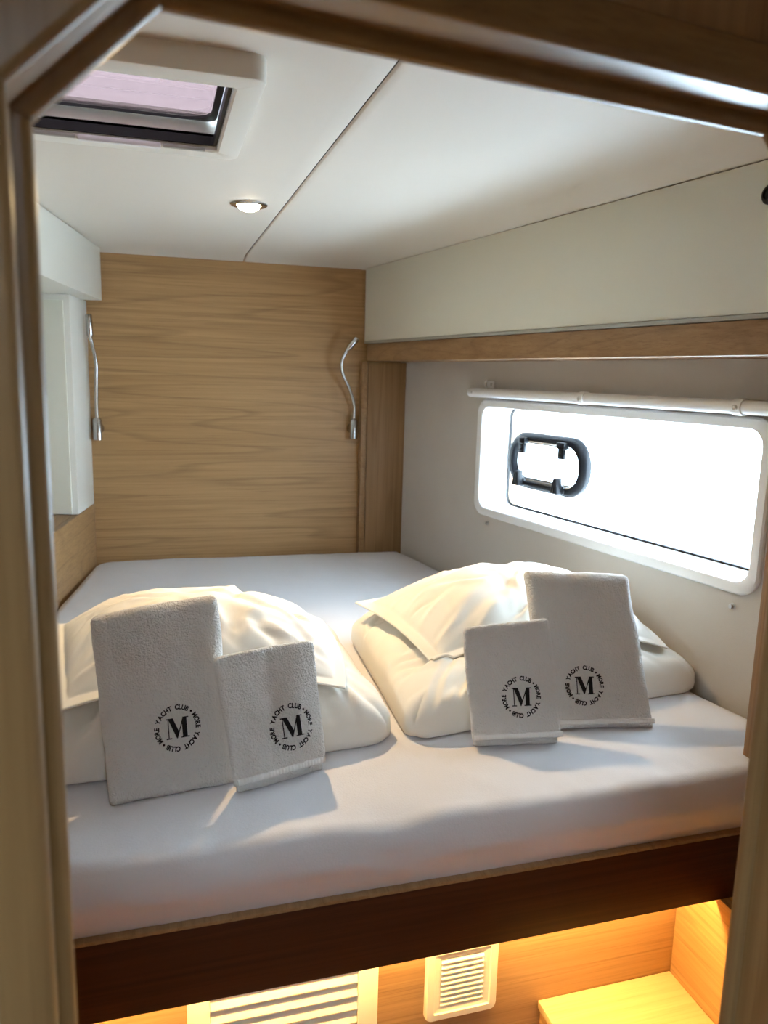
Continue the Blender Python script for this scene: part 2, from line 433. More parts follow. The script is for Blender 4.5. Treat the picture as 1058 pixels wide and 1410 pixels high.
obj('sealing_ring', *loft([pl(0.033, 0.055, 0.097), pl(0.037, 0.052, 0.097), pl(0.037, 0.052, 0.107), pl(0.033, 0.055, 0.107)], True, wrap=True), M_steel, port)
for s in (0.775, 0.975):
    obj('hinge', *merge([fbox(RW, s-0.019, s+0.019, 0.064, 0.084, 1.346, 1.368, 0.004), fbox(RW, s-0.014, s+0.014, 0.067, 0.079, 1.316, 1.348, 0.003),
        lathe(RW(s, 0.0665, 1.330), -nR, [(0.004, 0), (0.004, 0.002), (0.002, 0.003)], 10)]), M_black, port)
    kpos = RW(s, 0.082, 1.222)
    kv = lathe(kpos, -nR, [(0.016, 0), (0.016, 0.006), (0.012, 0.009), (0.010, 0.016)], 16)
    fins = [hexa([RW(s+q-0.006, 0.070, 1.210), RW(s+q+0.006, 0.070, 1.210), RW(s+q+0.005, 0.048, 1.212), RW(s+q-0.005, 0.048, 1.212),
                  RW(s+q*0.3-0.006, 0.072, 1.262), RW(s+q*0.3+0.006, 0.072, 1.262), RW(s+q*0.3+0.004, 0.050, 1.258), RW(s+q*0.3-0.004, 0.050, 1.258)], 0.003) for q in (-0.012, 0.0, 0.012)]
    wing = merge([kv]+fins)
    obj('knob', *wing, M_black, port)

# blind rod over the window
rod = thing('blind_rod', 'white plastic blind rod clipped above the hull window', 'rod', RW(0.6, -0.02, 1.505))
zr, nr, rr_ = 1.505, -0.026, 0.0150
obj('tube', *tube([RW(-0.35, nr, zr), RW(-0.348, nr, zr), RW(1.146, nr, zr), RW(1.148, nr, zr)], [rr_-0.002, rr_, rr_, rr_-0.002], 20), M_plastic, rod)
def clip(s):
    loops = []
    for ds in (-0.012, 0.012):
        loops.append([RW(s+ds, nr+math.cos(t)*(rr_+0.003), zr+math.sin(t)*(rr_+0.003)) for t in [2*math.pi*k/20 for k in range(20)]])
    body = loft(loops, True, True, True)
    foot = fbox(RW, s-0.012, s+0.012, -0.026, -0.0005, zr-0.006, zr+0.006, 0.002)
    c = obj('clip', *merge([body, foot]), M_plastic, rod)
    obj('screw', *lathe(RW(s, nr-rr_-0.0022, zr-0.001), -nR, [(0.0065, 0), (0.0065, 0.0015), (0.004, 0.0028), (0.0015, 0.0018)], 14), M_steel, c)
for s in (0.575, 0.075): clip(s)
obj('screw', *lathe(RW(1.118, nr-rr_+0.001, zr), -nR, [(0.004, 0), (0.003, 0.002)], 12), M_steel, rod)
hk = thing('blind_hook', 'tiny clear plastic hook screwed to the wall above the rod end', 'hook', RW(1.06, -0.005, 1.535))
obj('plate', *fbox(RW, 1.043, 1.083, -0.006, -0.0005, 1.521, 1.545, 0.004, 3), M_plastic, hk)
pts = [RW(1.073+0.010*math.cos(t), -0.012, 1.533+0.010*math.sin(t)) for t in [math.radians(a) for a in range(-110, 130, 20)]]
obj('ring', *tube(pts, 0.0028, 8), M_plastic, hk)
obj('screw', *lathe(RW(1.055, -0.006, 1.533), -nR, [(0.0055, 0), (0.005, 0.0018), (0.002, 0.0024)], 12), M_steel, hk)
for (s, z, lab) in ((1.045, 1.076, 'small dark snap stud on the wall below the far window corner'), (0.062, 1.069, 'small shiny snap stud on the wall below the near window corner')):
    st = obj('snap_stud', *lathe(RW(s, 0, z), -nR, [(0.0075, 0), (0.0075, 0.002), (0.0045, 0.003), (0.0045, 0.007), (0.0052, 0.008), (0.0045, 0.010), (0.001, 0.0105)], 16), M_steel)
    tag(st, lab, 'stud', 'snap studs on the textile wall')

# ------------------------------------------------------------------ ceiling hatch
ht = thing('ceiling_hatch', 'white framed ceiling hatch with tinted pink pane', 'hatch', V(((HX0+HX1)/2, (HY0+HY1)/2, 1.93)))
zb = 1.932
def hl(a, r, z): return [V((x, y, z)) for x, y in rrect(*a, r, 6)]
HO, HI = (HX0, HX1, HY0, HY1), (hx0, hx1, hy0, hy1)
obj('frame', *loft([hl(HO, 0.022, ZCEIL+0.002), hl(HO, 0.022, zb+0.005), hl(ins(HO, 0.0015), 0.0205, zb+0.0015), hl(ins(HO, 0.005), 0.018, zb), hl(ins(HI, -0.003), 0.006, zb), hl(HI, 0.005, zb+0.003),
    hl(HI, 0.005, zb+0.030)], True), M_white, ht)
obj('well', *loft([hl(HI, 0.005, zb+0.012), hl(HI, 0.005, 1.996), hl(ins(HI, -0.008), 0.01, 1.996), hl(ins(HI, -0.008), 0.01, zb+0.012)], True, wrap=True), M_white, ht)
obj('gasket', *loft([hl(ins(HI, 0.0005), 0.006, zb+0.010), hl(ins(HI, 0.006), 0.006, zb+0.010), hl(ins(HI, 0.006), 0.006, zb+0.024), hl(ins(HI, 0.0005), 0.006, zb+0.024)], True, wrap=True), M_rubber, ht)
gi = ins(HI, 0.012)
obj('lid_rim', *loft([hl(ins(HI, 0.001), 0.02, 1.981), hl(gi, 0.045, 1.979), hl(gi, 0.045, 1.983), hl(ins(HI, 0.001), 0.02, 1.985)], True, wrap=True), M_rubber, ht)
obj('pane', *loft([hl(ins(HI, 0.002), 0.02, 1.986), hl(ins(HI, 0.002), 0.02, 1.992)], True, True, True), M_tint, ht)
han = obj('slide_handle', *fbox(WID, -0.115, 0.020, hy1-0.008, hy1+0.004, zb-0.004, zb+0.006, 0.003), M_plastic, ht)
for xa, xb in ((-0.185, -0.118), (0.023, 0.095)):
    obj('slide_rail', *fbox(WID, xa, xb, hy1-0.006, hy1+0.002, zb-0.001, zb+0.005, 0.002), M_grey, ht)

# ------------------------------------------------------------------ ceiling spotlight (lit)
sp = thing('ceiling_spotlight', 'small round chrome spotlight lit in the ceiling', 'spotlight', V((0.236, 2.045, ZCEIL)))
sc_ = V((0.236, 2.045, ZCEIL))
obj('ring', *lathe(sc_, (0, 0, -1), [(0.030, -0.004), (0.046, 0.0), (0.0465, 0.002), (0.044, 0.0045), (0.038, 0.006), (0.031, 0.004), (0.030, 0.001)], 36), M_chrome, sp)
obj('lens', *lathe(sc_, (0, 0, -1), [(0.0295, -0.003), (0.029, 0.005), (0.024, 0.012), (0.014, 0.0165), (0.003, 0.018)], 28), M_lens, sp)
ld = bpy.data.lights.new('spotlight_beam', 'SPOT'); lo = bpy.data.objects.new('spotlight_beam', ld); COL.objects.link(lo)
ld.energy = 23.0; ld.color = (1.0, 0.69, 0.33); ld.spot_size = math.radians(108); ld.spot_blend = 1.0; ld.shadow_soft_size = 0.02
lo.parent = sp; lo.location = (0, 0, -0.026)                    # gimbal lens turned a little towards the doorway
lo.rotation_euler = (V((0.32, 1.30, 0.95))-(sc_+V((0, 0, -0.022)))).to_track_quat('-Z', 'Y').to_euler()

# ------------------------------------------------------------------ reading lights
def reading_light(label, base, neck, head, tip):
    t = thing('reading_light', label, 'reading light', V(base), 'gooseneck reading lights on the headboard')
    b = V(base)
    obj('wall_socket', *tube([b+V((0, 0, -0.040)), b+V((0, 0, -0.039)), b+V((0, 0, 0.030)), b+V((0, 0, 0.036)), b+V((0, 0, 0.040))], [0.0145, 0.0155, 0.0155, 0.013, 0.009], 18), M_chrome, t)
    obj('wall_plate', *tube([V((b.x, YH-0.0005, b.z)), V((b.x, YH-0.004, b.z)), V((b.x, b.y+0.006, b.z))], [0.021, 0.021, 0.012], 18), M_chrome, t)
    obj('gooseneck', *tube(catmull([b+V((0, 0, 0.034))]+[V(p) for p in neck]+[V(head)], 8), 0.0062, 12), M_chrome, t)
    h, e = V(head), V(tip); d = (e-h).normalized()
    hd = obj('lamp_head', *tube([h-d*0.006, h, h+d*0.006, e-d*0.002, e], [0.007, 0.009, 0.0115, 0.0115, 0.0095], 16), M_chrome, t)
    obj('lens', *lathe(e, d, [(0.0085, -0.001), (0.008, 0.0008), (0.002, 0.001)], 14), M_lampoff, hd)
reading_light('chrome gooseneck reading light bent in a curve beside the oak post', (0.748, 2.962, 1.343),
    [(0.747, 2.955, 1.435), (0.722, 2.935, 1.50), (0.690, 2.918, 1.558), (0.684, 2.91, 1.60), (0.697, 2.905, 1.632)], (0.708, 2.905, 1.650), (0.741, 2.905, 1.689))
reading_light('straight chrome gooseneck reading light beside the white corner locker', (-0.203, 2.962, 1.337),
    [(-0.203, 2.955, 1.43), (-0.200, 2.945, 1.51), (-0.198, 2.94, 1.57), (-0.207, 2.935, 1.63)], (-0.214, 2.93, 1.660), (-0.216, 2.93, 1.735))

# ------------------------------------------------------------------ berth base
bb = thing('berth_base', 'fixed berth base with dark wooden front board under the mattress', 'bed base', V((0.4, 2.0, 0)))
box('platform', WID, (-0.30, 1.02, 1.101, 2.94, 0.64, 0.719), M_oak, bb, bevel=0.001)
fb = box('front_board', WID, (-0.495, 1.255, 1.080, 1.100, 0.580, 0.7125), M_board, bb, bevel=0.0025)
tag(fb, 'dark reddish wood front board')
box('lip', WID, (-0.495, 1.255, 1.079, 1.103, 0.7130, 0.7200), M_beam, bb, bevel=0.0015)
box('bulkhead', WID, (-0.478, 1.236, 1.200, 1.215, 0.0, 0.639), M_oak, bb, bevel=0.001)
box('side_panel', WID, (1.0155, 1.035, 0.72, 1.199, 0.0, 0.579), M_oak_y, bb, bevel=0.001)
led = obj('led_strip', *fbox(WID, -0.45, 1.0, 1.128, 1.140, 0.628, 0.6395, 0.001), M_led)
tag(led, 'warm yellow light strip under the front edge of the berth', 'light strip')

stp = thing('step_box', 'pale wooden step under the right end of the berth', 'step', V((0.86, 0.95, 0)))
box('top_board', WID, (0.706, 1.0145, 0.74, 1.199, 0.309, 0.327), M_ply, stp, bevel=0.0015)
box('side_board', WID, (0.712, 0.730, 0.745, 1.199, 0.0, 0.3085), M_oak_y, stp, bevel=0.001)
box('front_board', WID, (0.731, 1.0145, 0.745, 0.762, 0.0, 0.3085), M_oak, stp, bevel=0.001)

# vents
def XZ(x, z, y): return V((x, y, z))
vg = thing('vent_grille', 'small cream plastic vent grille with rounded corners under the berth', 'vent', V((0.537, 1.2, 0.34)))
A = (0.462, 0.609, 0.340, 0.500); B = ins(A, 0.030)
vl = lambda a, r, y: [V((x, y, z)) for x, z in rrect(*a, r, 5)]
obj('frame', *loft([vl(A, 0.014, 1.1995), vl(A, 0.014, 1.192), vl(ins(A, 0.003), 0.011, 1.188), vl(ins(A, 0.016), 0.004, 1.187), vl(ins(A, 0.018), 0.003, 1.190), vl(ins(B, -0.002), 0.002, 1.191), vl(B, 0.001, 1.193), vl(B, 0.001, 1.1995)], True), M_ventp, vg)
obj('backing', *fbox(WID, B[0]-0.001, B[1]+0.001, 1.198, 1.1995, B[2]-0.001, B[3]+0.001), M_dark, vg)
sv, sf = hexa([V((-0.0435, -0.0075, -0.0048)), V((0.0435, -0.0075, -0.0048)), V((0.0435, 0.001, 0.0024)), V((-0.0435, 0.001, 0.0024)),
               V((-0.0435, -0.0075, -0.0028)), V((0.0435, -0.0075, -0.0028)), V((0.0435, 0.001, 0.0048)), V((-0.0435, 0.001, 0.0048))])
sm = bpy.data.meshes.new('slat'); sm.from_pydata([tuple(p) for p in sv], [], sf); sm.materials.append(M_ventp)
nsl = 9
for k in range(nsl):
    o = link('slat', sm, None, vg); o.location = V((0.5355, 1.1965, B[2]+0.006+k*(B[3]-B[2]-0.010)/(nsl-1))) - V((0.537, 1.2, 0.34))

ldoor = thing('louvred_door', 'cream louvred locker door below the berth board', 'door', V((0.197, 1.2, 0.15)))
A = (0.026, 0.366, 0.150, 0.560); B = ins(A, 0.038)
obj('frame', *merge([fbox(WID, A[0], B[0], 1.184, 1.1995, A[2], A[3], 0.002), fbox(WID, B[1], A[1], 1.184, 1.1995, A[2], A[3], 0.002),
                     fbox(WID, B[0], B[1], 1.184, 1.1995, A[2], B[2], 0.002), fbox(WID, B[0], B[1], 1.184, 1.1995, B[3], A[3], 0.002)]), M_ventp, ldoor)
obj('backing', *fbox(WID, B[0], B[1], 1.197, 1.1995, B[2], B[3]), M_dark, ldoor)
hwid = (B[1]-B[0])/2-0.0005
sv, sf = hexa([V((-hwid, -0.008, -0.0165)), V((hwid, -0.008, -0.0165)), V((hwid, 0.003, 0.008)), V((-hwid, 0.003, 0.008)),
               V((-hwid, -0.009, -0.0125)), V((hwid, -0.009, -0.0125)), V((hwid, 0.002, 0.0125)), V((-hwid, 0.002, 0.0125))], 0.0008, 1)
sm = bpy.data.meshes.new('slat'); sm.from_pydata([tuple(p) for p in sv], [], sf); sm.materials.append(M_ventp)
for k in range(12):
    o = link('slat', sm, None, ldoor); o.location = V((0.196, 1.1935, B[3]-0.016-k*0.0278)) - V((0.197, 1.2, 0.15))

# ------------------------------------------------------------------ mattress
def fbm(p, o=3):
    return noise.fractal(p, 1.0, 2.1, o, noise_basis='PERLIN_ORIGINAL')
FL, FR, BR, BL = V((-0.487, 1.062, 0)), V((1.255, 1.062, 0)), V((0.946, 2.942, 0)), V((-0.224, 2.978, 0))
NU, NV = 150, 150
def edge_pos(i, n, r=0.10):                                   # denser near the ends
    t = i/n; return 0.5-0.5*math.cos(math.pi*t)*(1-0.0) if False else (t + 0.10*math.sin(2*math.pi*t)/(-1)*0.9)
def mat_pt(u, v_):
    p = (FL*(1-u)+FR*u)*(1-v_) + (BL*(1-u)+BR*u)*v_
    return p
def mattress():
    verts, faces, idx = [], [], {}
    R = 0.036
    for j in range(NV+1):
        for i in range(NU+1):
            u, w_ = edge_pos(i, NU), edge_pos(j, NV)
            p = mat_pt(u, w_)
            wid = ((FR-FL).length*(1-w_)+(BR-BL).length*w_); dep = 1.92
            dl, dr_, df, db = u*wid, (1-u)*wid, w_*dep, (1-w_)*dep
            # rounded back-left corner
            rc = 0.075
            if dl < rc and db < rc:
                q = V((rc-dl, rc-db)); m_ = max(q.x, q.y)
                if q.length > 0: s = m_/q.length; ex = q*s; p += V(((q.x-ex.x), -(q.y-ex.y), 0))
            z = ZM
            Rf = 0.030
            d = min(dl, dr_, db)
            if d < R: z -= R*(1-math.sqrt(max(0, 1-(1-d/R)**2)))
            if df < Rf: z -= Rf*(1-math.sqrt(max(0, 1-(1-df/Rf)**2)))
            z += 0.0030*fbm(V((p.x*4, p.y*4, 0.3))) + 0.0018*fbm(V((p.x*13, p.y*9, 1.3)))
            if df < 0.16:                                     # puckers along the front edge
                z += 0.0030*math.exp(-((df-0.03)/0.05)**2)*noise.noise(V((p.x*30, p.y*7, 2.0)))
                # soft dent in the edge
                z -= 0.012*math.exp(-((p.x-0.345)/0.055)**2)*math.exp(-(df/0.05)**2)
                z += 0.004*math.exp(-((p.x-0.43)/0.05)**2)*math.exp(-(df/0.06)**2)
            idx[i, j] = len(verts); verts.append(V((p.x, p.y, z)))
    for j in range(NV):
        for i in range(NU): faces.append((idx[i, j], idx[i+1, j], idx[i+1, j+1], idx[i, j+1]))
    per = [(i, 0) for i in range(NU)] + [(NU, j) for j in range(NV)] + [(i, NV) for i in range(NU, 0, -1)] + [(0, j) for j in range(NV, 0, -1)]
    prev = [idx[k] for k in per]
    c = V((0.38, 2.0, 0))
    rows = 9
    for r_ in range(1, rows+1):
        t = r_/rows; cur = []
        for (i, j), k0 in zip(per, [idx[k] for k in per]):
            p = verts[k0].copy(); z0 = p.z
            front = j == 0
            p.z = z0+(0.7205-z0)*t
            if front:
                p.y += -0.004*math.sin(math.pi*min(1, t*1.6))+0.029*max(0, t-0.25)**1.3/0.75**1.3
                p.y += 0.004*fbm(V((p.x*7, t*3, 4.0)))*math.sin(math.pi*t)
                p.y += 0.010*math.exp(-((p.x-0.345-0.05*t)/0.045)**2)*math.sin(math.pi*min(1, t*1.3+0.2))*(1-t)
            cur.append(len(verts)); verts.append(p)
        m_ = len(per)
        for k in range(m_): faces.append((prev[k], cur[k], cur[(k+1) % m_], prev[(k+1) % m_]))
        prev = cur
    k = len(verts)                                             # flat underside
    verts += [V((-0.478, 1.093, 0.7207)), V((1.245, 1.093, 0.7207)), V((BR.x, BR.y, 0.7207)), V((BL.x+0.02, BL.y-0.02, 0.7207))]
    faces.append((k+3, k+2, k+1, k))
    return verts, faces
v, f = mattress()
mo = obj('mattress', v, f, M_sheet, ang=60)
tag(mo, 'wide mattress in a grey white fitted sheet filling the berth', 'mattress')

def bvh_of(o):
    mw = V((0, 0, 0)); p = o
    off = V((0, 0, 0))
    while p is not None: off += V(p.location); p = p.parent
    return BVHTree.FromPolygons([v_.co+off for v_ in o.data.vertices], [tuple(p_.vertices) for p_ in o.data.polygons])
B_mat = bvh_of(mo)
def top_at(bvhs, x, y, z0=1.6):
    best = -1e9
    for b in bvhs:
        h = b.ray_cast(V((x, y, z0)), V((0, 0, -1)))
        if h[0] is not None: best = max(best, h[0].z)
    return best

# ------------------------------------------------------------------ soft cushions (duvets, pillows)
def lag(t):                                                    # quadratic Lagrange basis at -1,0,1
    return (0.5*t*(t-1), 1-t*t, 0.5*t*(t+1))
def cushion(ctrl, Ht, Hb, p=2.4, q=0.55, fl=0.0, n=(90, 70), seed=0.0, wr=0.004, folds=(), bases=(), pinch=0.03, gap=0.0015, bulge=0.0, flt=0.0022, shape=None, ncr=34, cam_=0.0045, cr=0.0):
    nu, nv = n
    top, bot = {}, {}
    verts, faces = [], []
    rnd = random.Random(int(seed*100)); creases = []
    for _ in range(ncr):
        cu_, cv_ = rnd.uniform(-0.95, 0.95), rnd.uniform(-0.95, 0.95)
        t = math.atan2(cv_*0.8, cu_)+rnd.gauss(0, 0.45)
        if rnd.random() < 0.3: t += rnd.uniform(-1.2, 1.2)
        creases.append((cu_, cv_, math.cos(t), math.sin(t), rnd.uniform(0.025, 0.07), rnd.uniform(0.15, 0.5), cam_*rnd.uniform(0.4, 1.3)))
    def mid(u, v_):
        a, b_ = lag(u), lag(v_); r = V((0, 0, 0))
        for j in range(3):
            for i in range(3): r += ctrl[j][i]*(a[i]*b_[j])
        return r
    for j in range(nv+1):
        for i in range(nu+1):
            u0_, v0_ = -math.cos(math.pi*i/nu), -math.cos(math.pi*j/nv)
            u = 0.55*u0_+0.45*(2*i/nu-1); v_ = 0.55*v0_+0.45*(2*j/nv-1)
            uu = u*(1-pinch*(1-v_*v_)*abs(u)); vv = v_*(1-pinch*(1-u*u)*abs(v_))
            if cr and abs(u) > 1-cr and abs(v_) > 1-cr:           # rounded corners
                q_ = V((abs(u)-1+cr, abs(v_)-1+cr)); sc2 = max(q_.x, q_.y)/max(q_.length, 1e-6)
                uu -= math.copysign(q_.x*(1-sc2), u); vv -= math.copysign(q_.y*(1-sc2), v_)
            m = mid(uu, vv)
            a, b_ = min(1, abs(u)/(1-fl)), min(1, abs(v_)/(1-fl*1.25))
            g = max(0.0, (1-a**p)*(1-b_**p))
            G = g**q
            s = V((m.x*3.1+seed, m.y*3.1, seed*0.7))
            d = wr*(1.6*fbm(s*1.2, 3) + 0.8*(abs(noise.noise(s*3.3))-0.25))
            for (cu_, cv_, ca, sa, wd_, ln_, am) in creases:
                du, dv = u-cu_, v_-cv_
                ac = -du*sa+dv*ca
                if abs(ac) < 3*wd_:
                    al = du*ca+dv*sa
                    ac += 0.05*math.sin(al*5+cu_*9)
                    d += am*(-math.exp(-(ac/wd_)**2)+0.6*math.exp(-((ac-1.6*wd_)/wd_)**2))*math.exp(-(al/ln_)**2)
            for (fu, fv, ang_, fr_, am, sg) in folds:          # bundles of drawn folds
                du, dv = u-fu, v_-fv
                ca, sa = math.cos(ang_), math.sin(ang_)
                al, ac = du*ca+dv*sa, -du*sa+dv*ca
                d += am*math.sin(ac*fr_+1.5*noise.noise(V((al*2, ac*3, seed))))*math.exp(-(ac/sg)**2-(al/(sg*2.2))**2)
            k = G if g > 0 else 0
            t = flt+Ht*G*(1+(shape(u, v_) if shape else 0)) + d*min(1, k*1.6+0.15)
            zt = m.z + t
            zb_ = m.z - flt - Hb*G
            off = V((0, 0, 0))
            x, y = m.x, m.y
            if bases:
                h = top_at(bases, x, y)
                if h > -1:
                    zb_ = max(zb_, h+gap); zt = max(zt, zb_+2*flt)
                    if g <= 0: zt = zb_+2*flt
            edge = i in (0, nu) or j in (0, nv)
            if edge:
                zz = (zt+zb_)/2
                top[i, j] = bot[i, j] = len(verts); verts.append(V((x, y, zz)))
            else:
                top[i, j] = len(verts); verts.append(V((x, y, zt)))
                bot[i, j] = len(verts); verts.append(V((x, y, min(zb_, zt-0.001))))
    for j in range(nv):
        for i in range(nu):
            faces.append((top[i, j], top[i+1, j], top[i+1, j+1], top[i, j+1]))
            faces.append((bot[i, j], bot[i, j+1], bot[i+1, j+1], bot[i+1, j]))
    return verts, faces

def grid3(*rows): return [[V(p) for p in r] for r in rows]

# left folded duvet: front row, middle row, back row (left, middle, right)
LDz = 0.876
ld_ctrl = grid3([(-0.33, 1.295, LDz), (0.05, 1.292, LDz), (0.436, 1.322, 0.866)],
                [(-0.325, 1.60, LDz+0.004), (0.04, 1.60, LDz+0.004), (0.424, 1.63, 0.870)],
                [(-0.315, 1.93, LDz), (0.03, 1.93, LDz), (0.415, 1.93, 0.874)])
v, f = cushion(ld_ctrl, 0.104, 0.04, p=4.5, q=0.31, cr=0.16, seed=1.7, wr=0.009, bases=(B_mat,), pinch=0.02, n=(150, 120), ncr=70, cam_=0.009,
               folds=((0.95, -0.9, 2.3, 22, 0.004, 0.35), (0.6, 0.2, 1.3, 14, 0.004, 0.5)))
LD = tag(obj('folded_duvet', v, f, M_cotton, ang=180), 'folded white duvet under the left pillow', 'duvet', 'folded duvets on the bed')
B_LD = bvh_of(LD)
rd_ctrl = grid3([(0.452, 1.310, 0.868), (0.80, 1.352, 0.876), (1.203, 1.410, 0.862)],
                [(0.458, 1.60, 0.876), (0.80, 1.62, 0.882), (1.165, 1.60, 0.868)],
                [(0.478, 1.915, 0.876), (0.80, 1.92, 0.876), (1.105, 1.85, 0.866)])
v, f = cushion(rd_ctrl, 0.095, 0.04, p=4.0, q=0.31, cr=0.16, seed=6.1, wr=0.009, bases=(B_mat,), pinch=0.02, n=(150, 120), ncr=70, cam_=0.009,
               folds=((-0.9, -0.4, 1.2, 18, 0.005, 0.4), (-0.3, 0.5, 2.0, 12, 0.003, 0.6)))
RD = tag(obj('folded_duvet', v, f, M_cotton, ang=180), 'folded white duvet under the right pillow near the window', 'duvet', 'folded duvets on the bed')
B_RD = bvh_of(RD)

lp_ctrl = grid3([(-0.175, 1.300, 0.985), (0.08, 1.335, 1.000), (0.334, 1.345, 0.962)],
                [(-0.215, 1.52, 1.015), (0.07, 1.55, 1.025), (0.376, 1.54, 0.985)],
                [(-0.235, 1.78, 0.985), (0.06, 1.80, 0.985), (0.35, 1.79, 0.970)])
v, f = cushion(lp_ctrl, 0.085, 0.055, p=2.2, q=0.62, fl=0.09, seed=3.3, wr=0.006, bases=(B_mat, B_LD), pinch=0.05, n=(160, 120), ncr=48, cam_=0.006,
               folds=((-0.85, -0.5, 0.7, 20, 0.006, 0.4), (0.8, 0.1, 0.4, 16, 0.005, 0.4), (0.8, -0.7, 2.4, 22, 0.004, 0.35)))
LP = tag(obj('pillow', v, f, M_cotton, ang=180), 'white pillow behind the two left towels', 'pillow', 'white pillows on the duvets')
rp_ctrl = grid3([(0.545, 1.435, 0.955), (0.83, 1.430, 1.000), (1.128, 1.445, 0.945)],
                [(0.492, 1.60, 0.985), (0.83, 1.62, 1.022), (1.150, 1.60, 0.965)],
                [(0.470, 1.815, 0.985), (0.82, 1.83, 1.000), (1.118, 1.79, 0.970)])
v, f = cushion(rp_ctrl, 0.088, 0.05, p=2.2, q=0.6, fl=0.09, seed=9.2, wr=0.005, bases=(B_mat, B_RD), pinch=0.05, n=(160, 120), ncr=48, cam_=0.006,
               folds=((-0.8, -0.8, 0.8, 22, 0.006, 0.4), (-0.7, 0.0, 0.2, 14, 0.004, 0.4)))
RP = tag(obj('pillow', v, f, M_cotton, ang=180), 'white pillow behind the two right towels below the window', 'pillow', 'white pillows on the duvets')

# ------------------------------------------------------------------ towels
def glyph_mesh(ch):
    cu = bpy.data.curves.new('glyph', 'FONT'); cu.body = ch; cu.size = 1.0; cu.offset = 0.046; cu.resolution_u = 3
    o = bpy.data.objects.new('glyph', cu); COL.objects.link(o)
    dg = bpy.context.evaluated_depsgraph_get(); dg.update()
    me = bpy.data.meshes.new_from_object(o.evaluated_get(dg))
    vs2 = [(v_.co.x, v_.co.y) for v_ in me.vertices]; fs2 = [tuple(p_.vertices) for p_ in me.polygons]
    bpy.data.objects.remove(o); bpy.data.curves.remove(cu); bpy.data.meshes.remove(me)
    return vs2, fs2
GL = {c: glyph_mesh(c) for c in 'MOREYACHTLUB'}
def ring_layout():
    """2-D mesh of the circular lettering, radius 1 = letter mid line"""
    vs2, fs2 = [], []
    seq = 'MORE YACHT CLUB'
    size = 0.275; ysz = 0.32
    wd = {c: (max(p[0] for p in g[0])-min(p[0] for p in g[0]))*size for c, g in GL.items()}
    def run(start_deg, span):
        tot = sum(wd.get(c, 0.15) for c in seq) + 0.0; gap = (math.radians(span)-tot)/(len(seq)-1)
        th = math.radians(start_deg)
        for c in seq:
            w_ = wd.get(c, 0.15)
            if c != ' ':
                g = GL[c]; x0 = min(p[0] for p in g[0])*size; y0 = min(p[1] for p in g[0]); y1 = max(p[1] for p in g[0])
                a = th - w_/2; k = len(vs2)
                for x, y in g[0]:
                    xx = x*size-x0-w_/2; yy = (y-0.345)*ysz
                    # local x runs clockwise, local y outwards
                    rx, ry = math.cos(a), math.sin(a)
                    vs2.append((rx*(1+yy)+ry*xx, ry*(1+yy)-rx*xx))
                for q in g[1]: fs2.append(tuple(i+k for i in q))
            th -= w_+gap
    run(216.0, 162.0); run(36.0, 162.0)
    for a in (45.0, 225.0):                                   # dots between the two runs
        k = len(vs2); c = (math.cos(math.radians(a)), math.sin(math.radians(a)))
        for i in range(10): t = 2*math.pi*i/10; vs2.append((c[0]+0.055*math.cos(t), c[1]+0.055*math.sin(t)))
        fs2.append(tuple(range(k, k+10)))
    return vs2, fs2
def mono_layout():
    """heavy serif capital M, about 1 high, centred"""
    polys = [[(0.02, 0.94), (0.02, 1.0), (0.36, 1.0), (0.635, 0.30), (0.545, 0.0), (0.505, 0.0), (0.14, 0.94)],
             [(0.505, 0.0), (0.545, 0.0), (0.92, 0.97), (0.86, 1.0)],
             [(0.10, 0.94), (0.15, 0.94), (0.15, 0.06), (0.10, 0.06)],
             [(0.0, 0.0), (0.27, 0.0), (0.27, 0.055), (0.0, 0.055)],
             [(0.80, 0.055), (1.04, 0.055), (1.04, 0.945), (0.86, 0.945), (0.80, 0.80)],
             [(0.72, 0.0), (1.14, 0.0), (1.14, 0.055), (0.72, 0.055)],
             [(0.84, 0.945), (1.14, 0.945), (1.14, 1.0), (0.84, 1.0)]]
    vs2, fs2 = [], []
    for p_ in polys:
        k = len(vs2); vs2 += [(x-0.57, y-0.5) for x, y in p_]; fs2.append(tuple(range(k, k+len(p_))))
    return vs2, fs2
RING, MONO = ring_layout(), mono_layout()

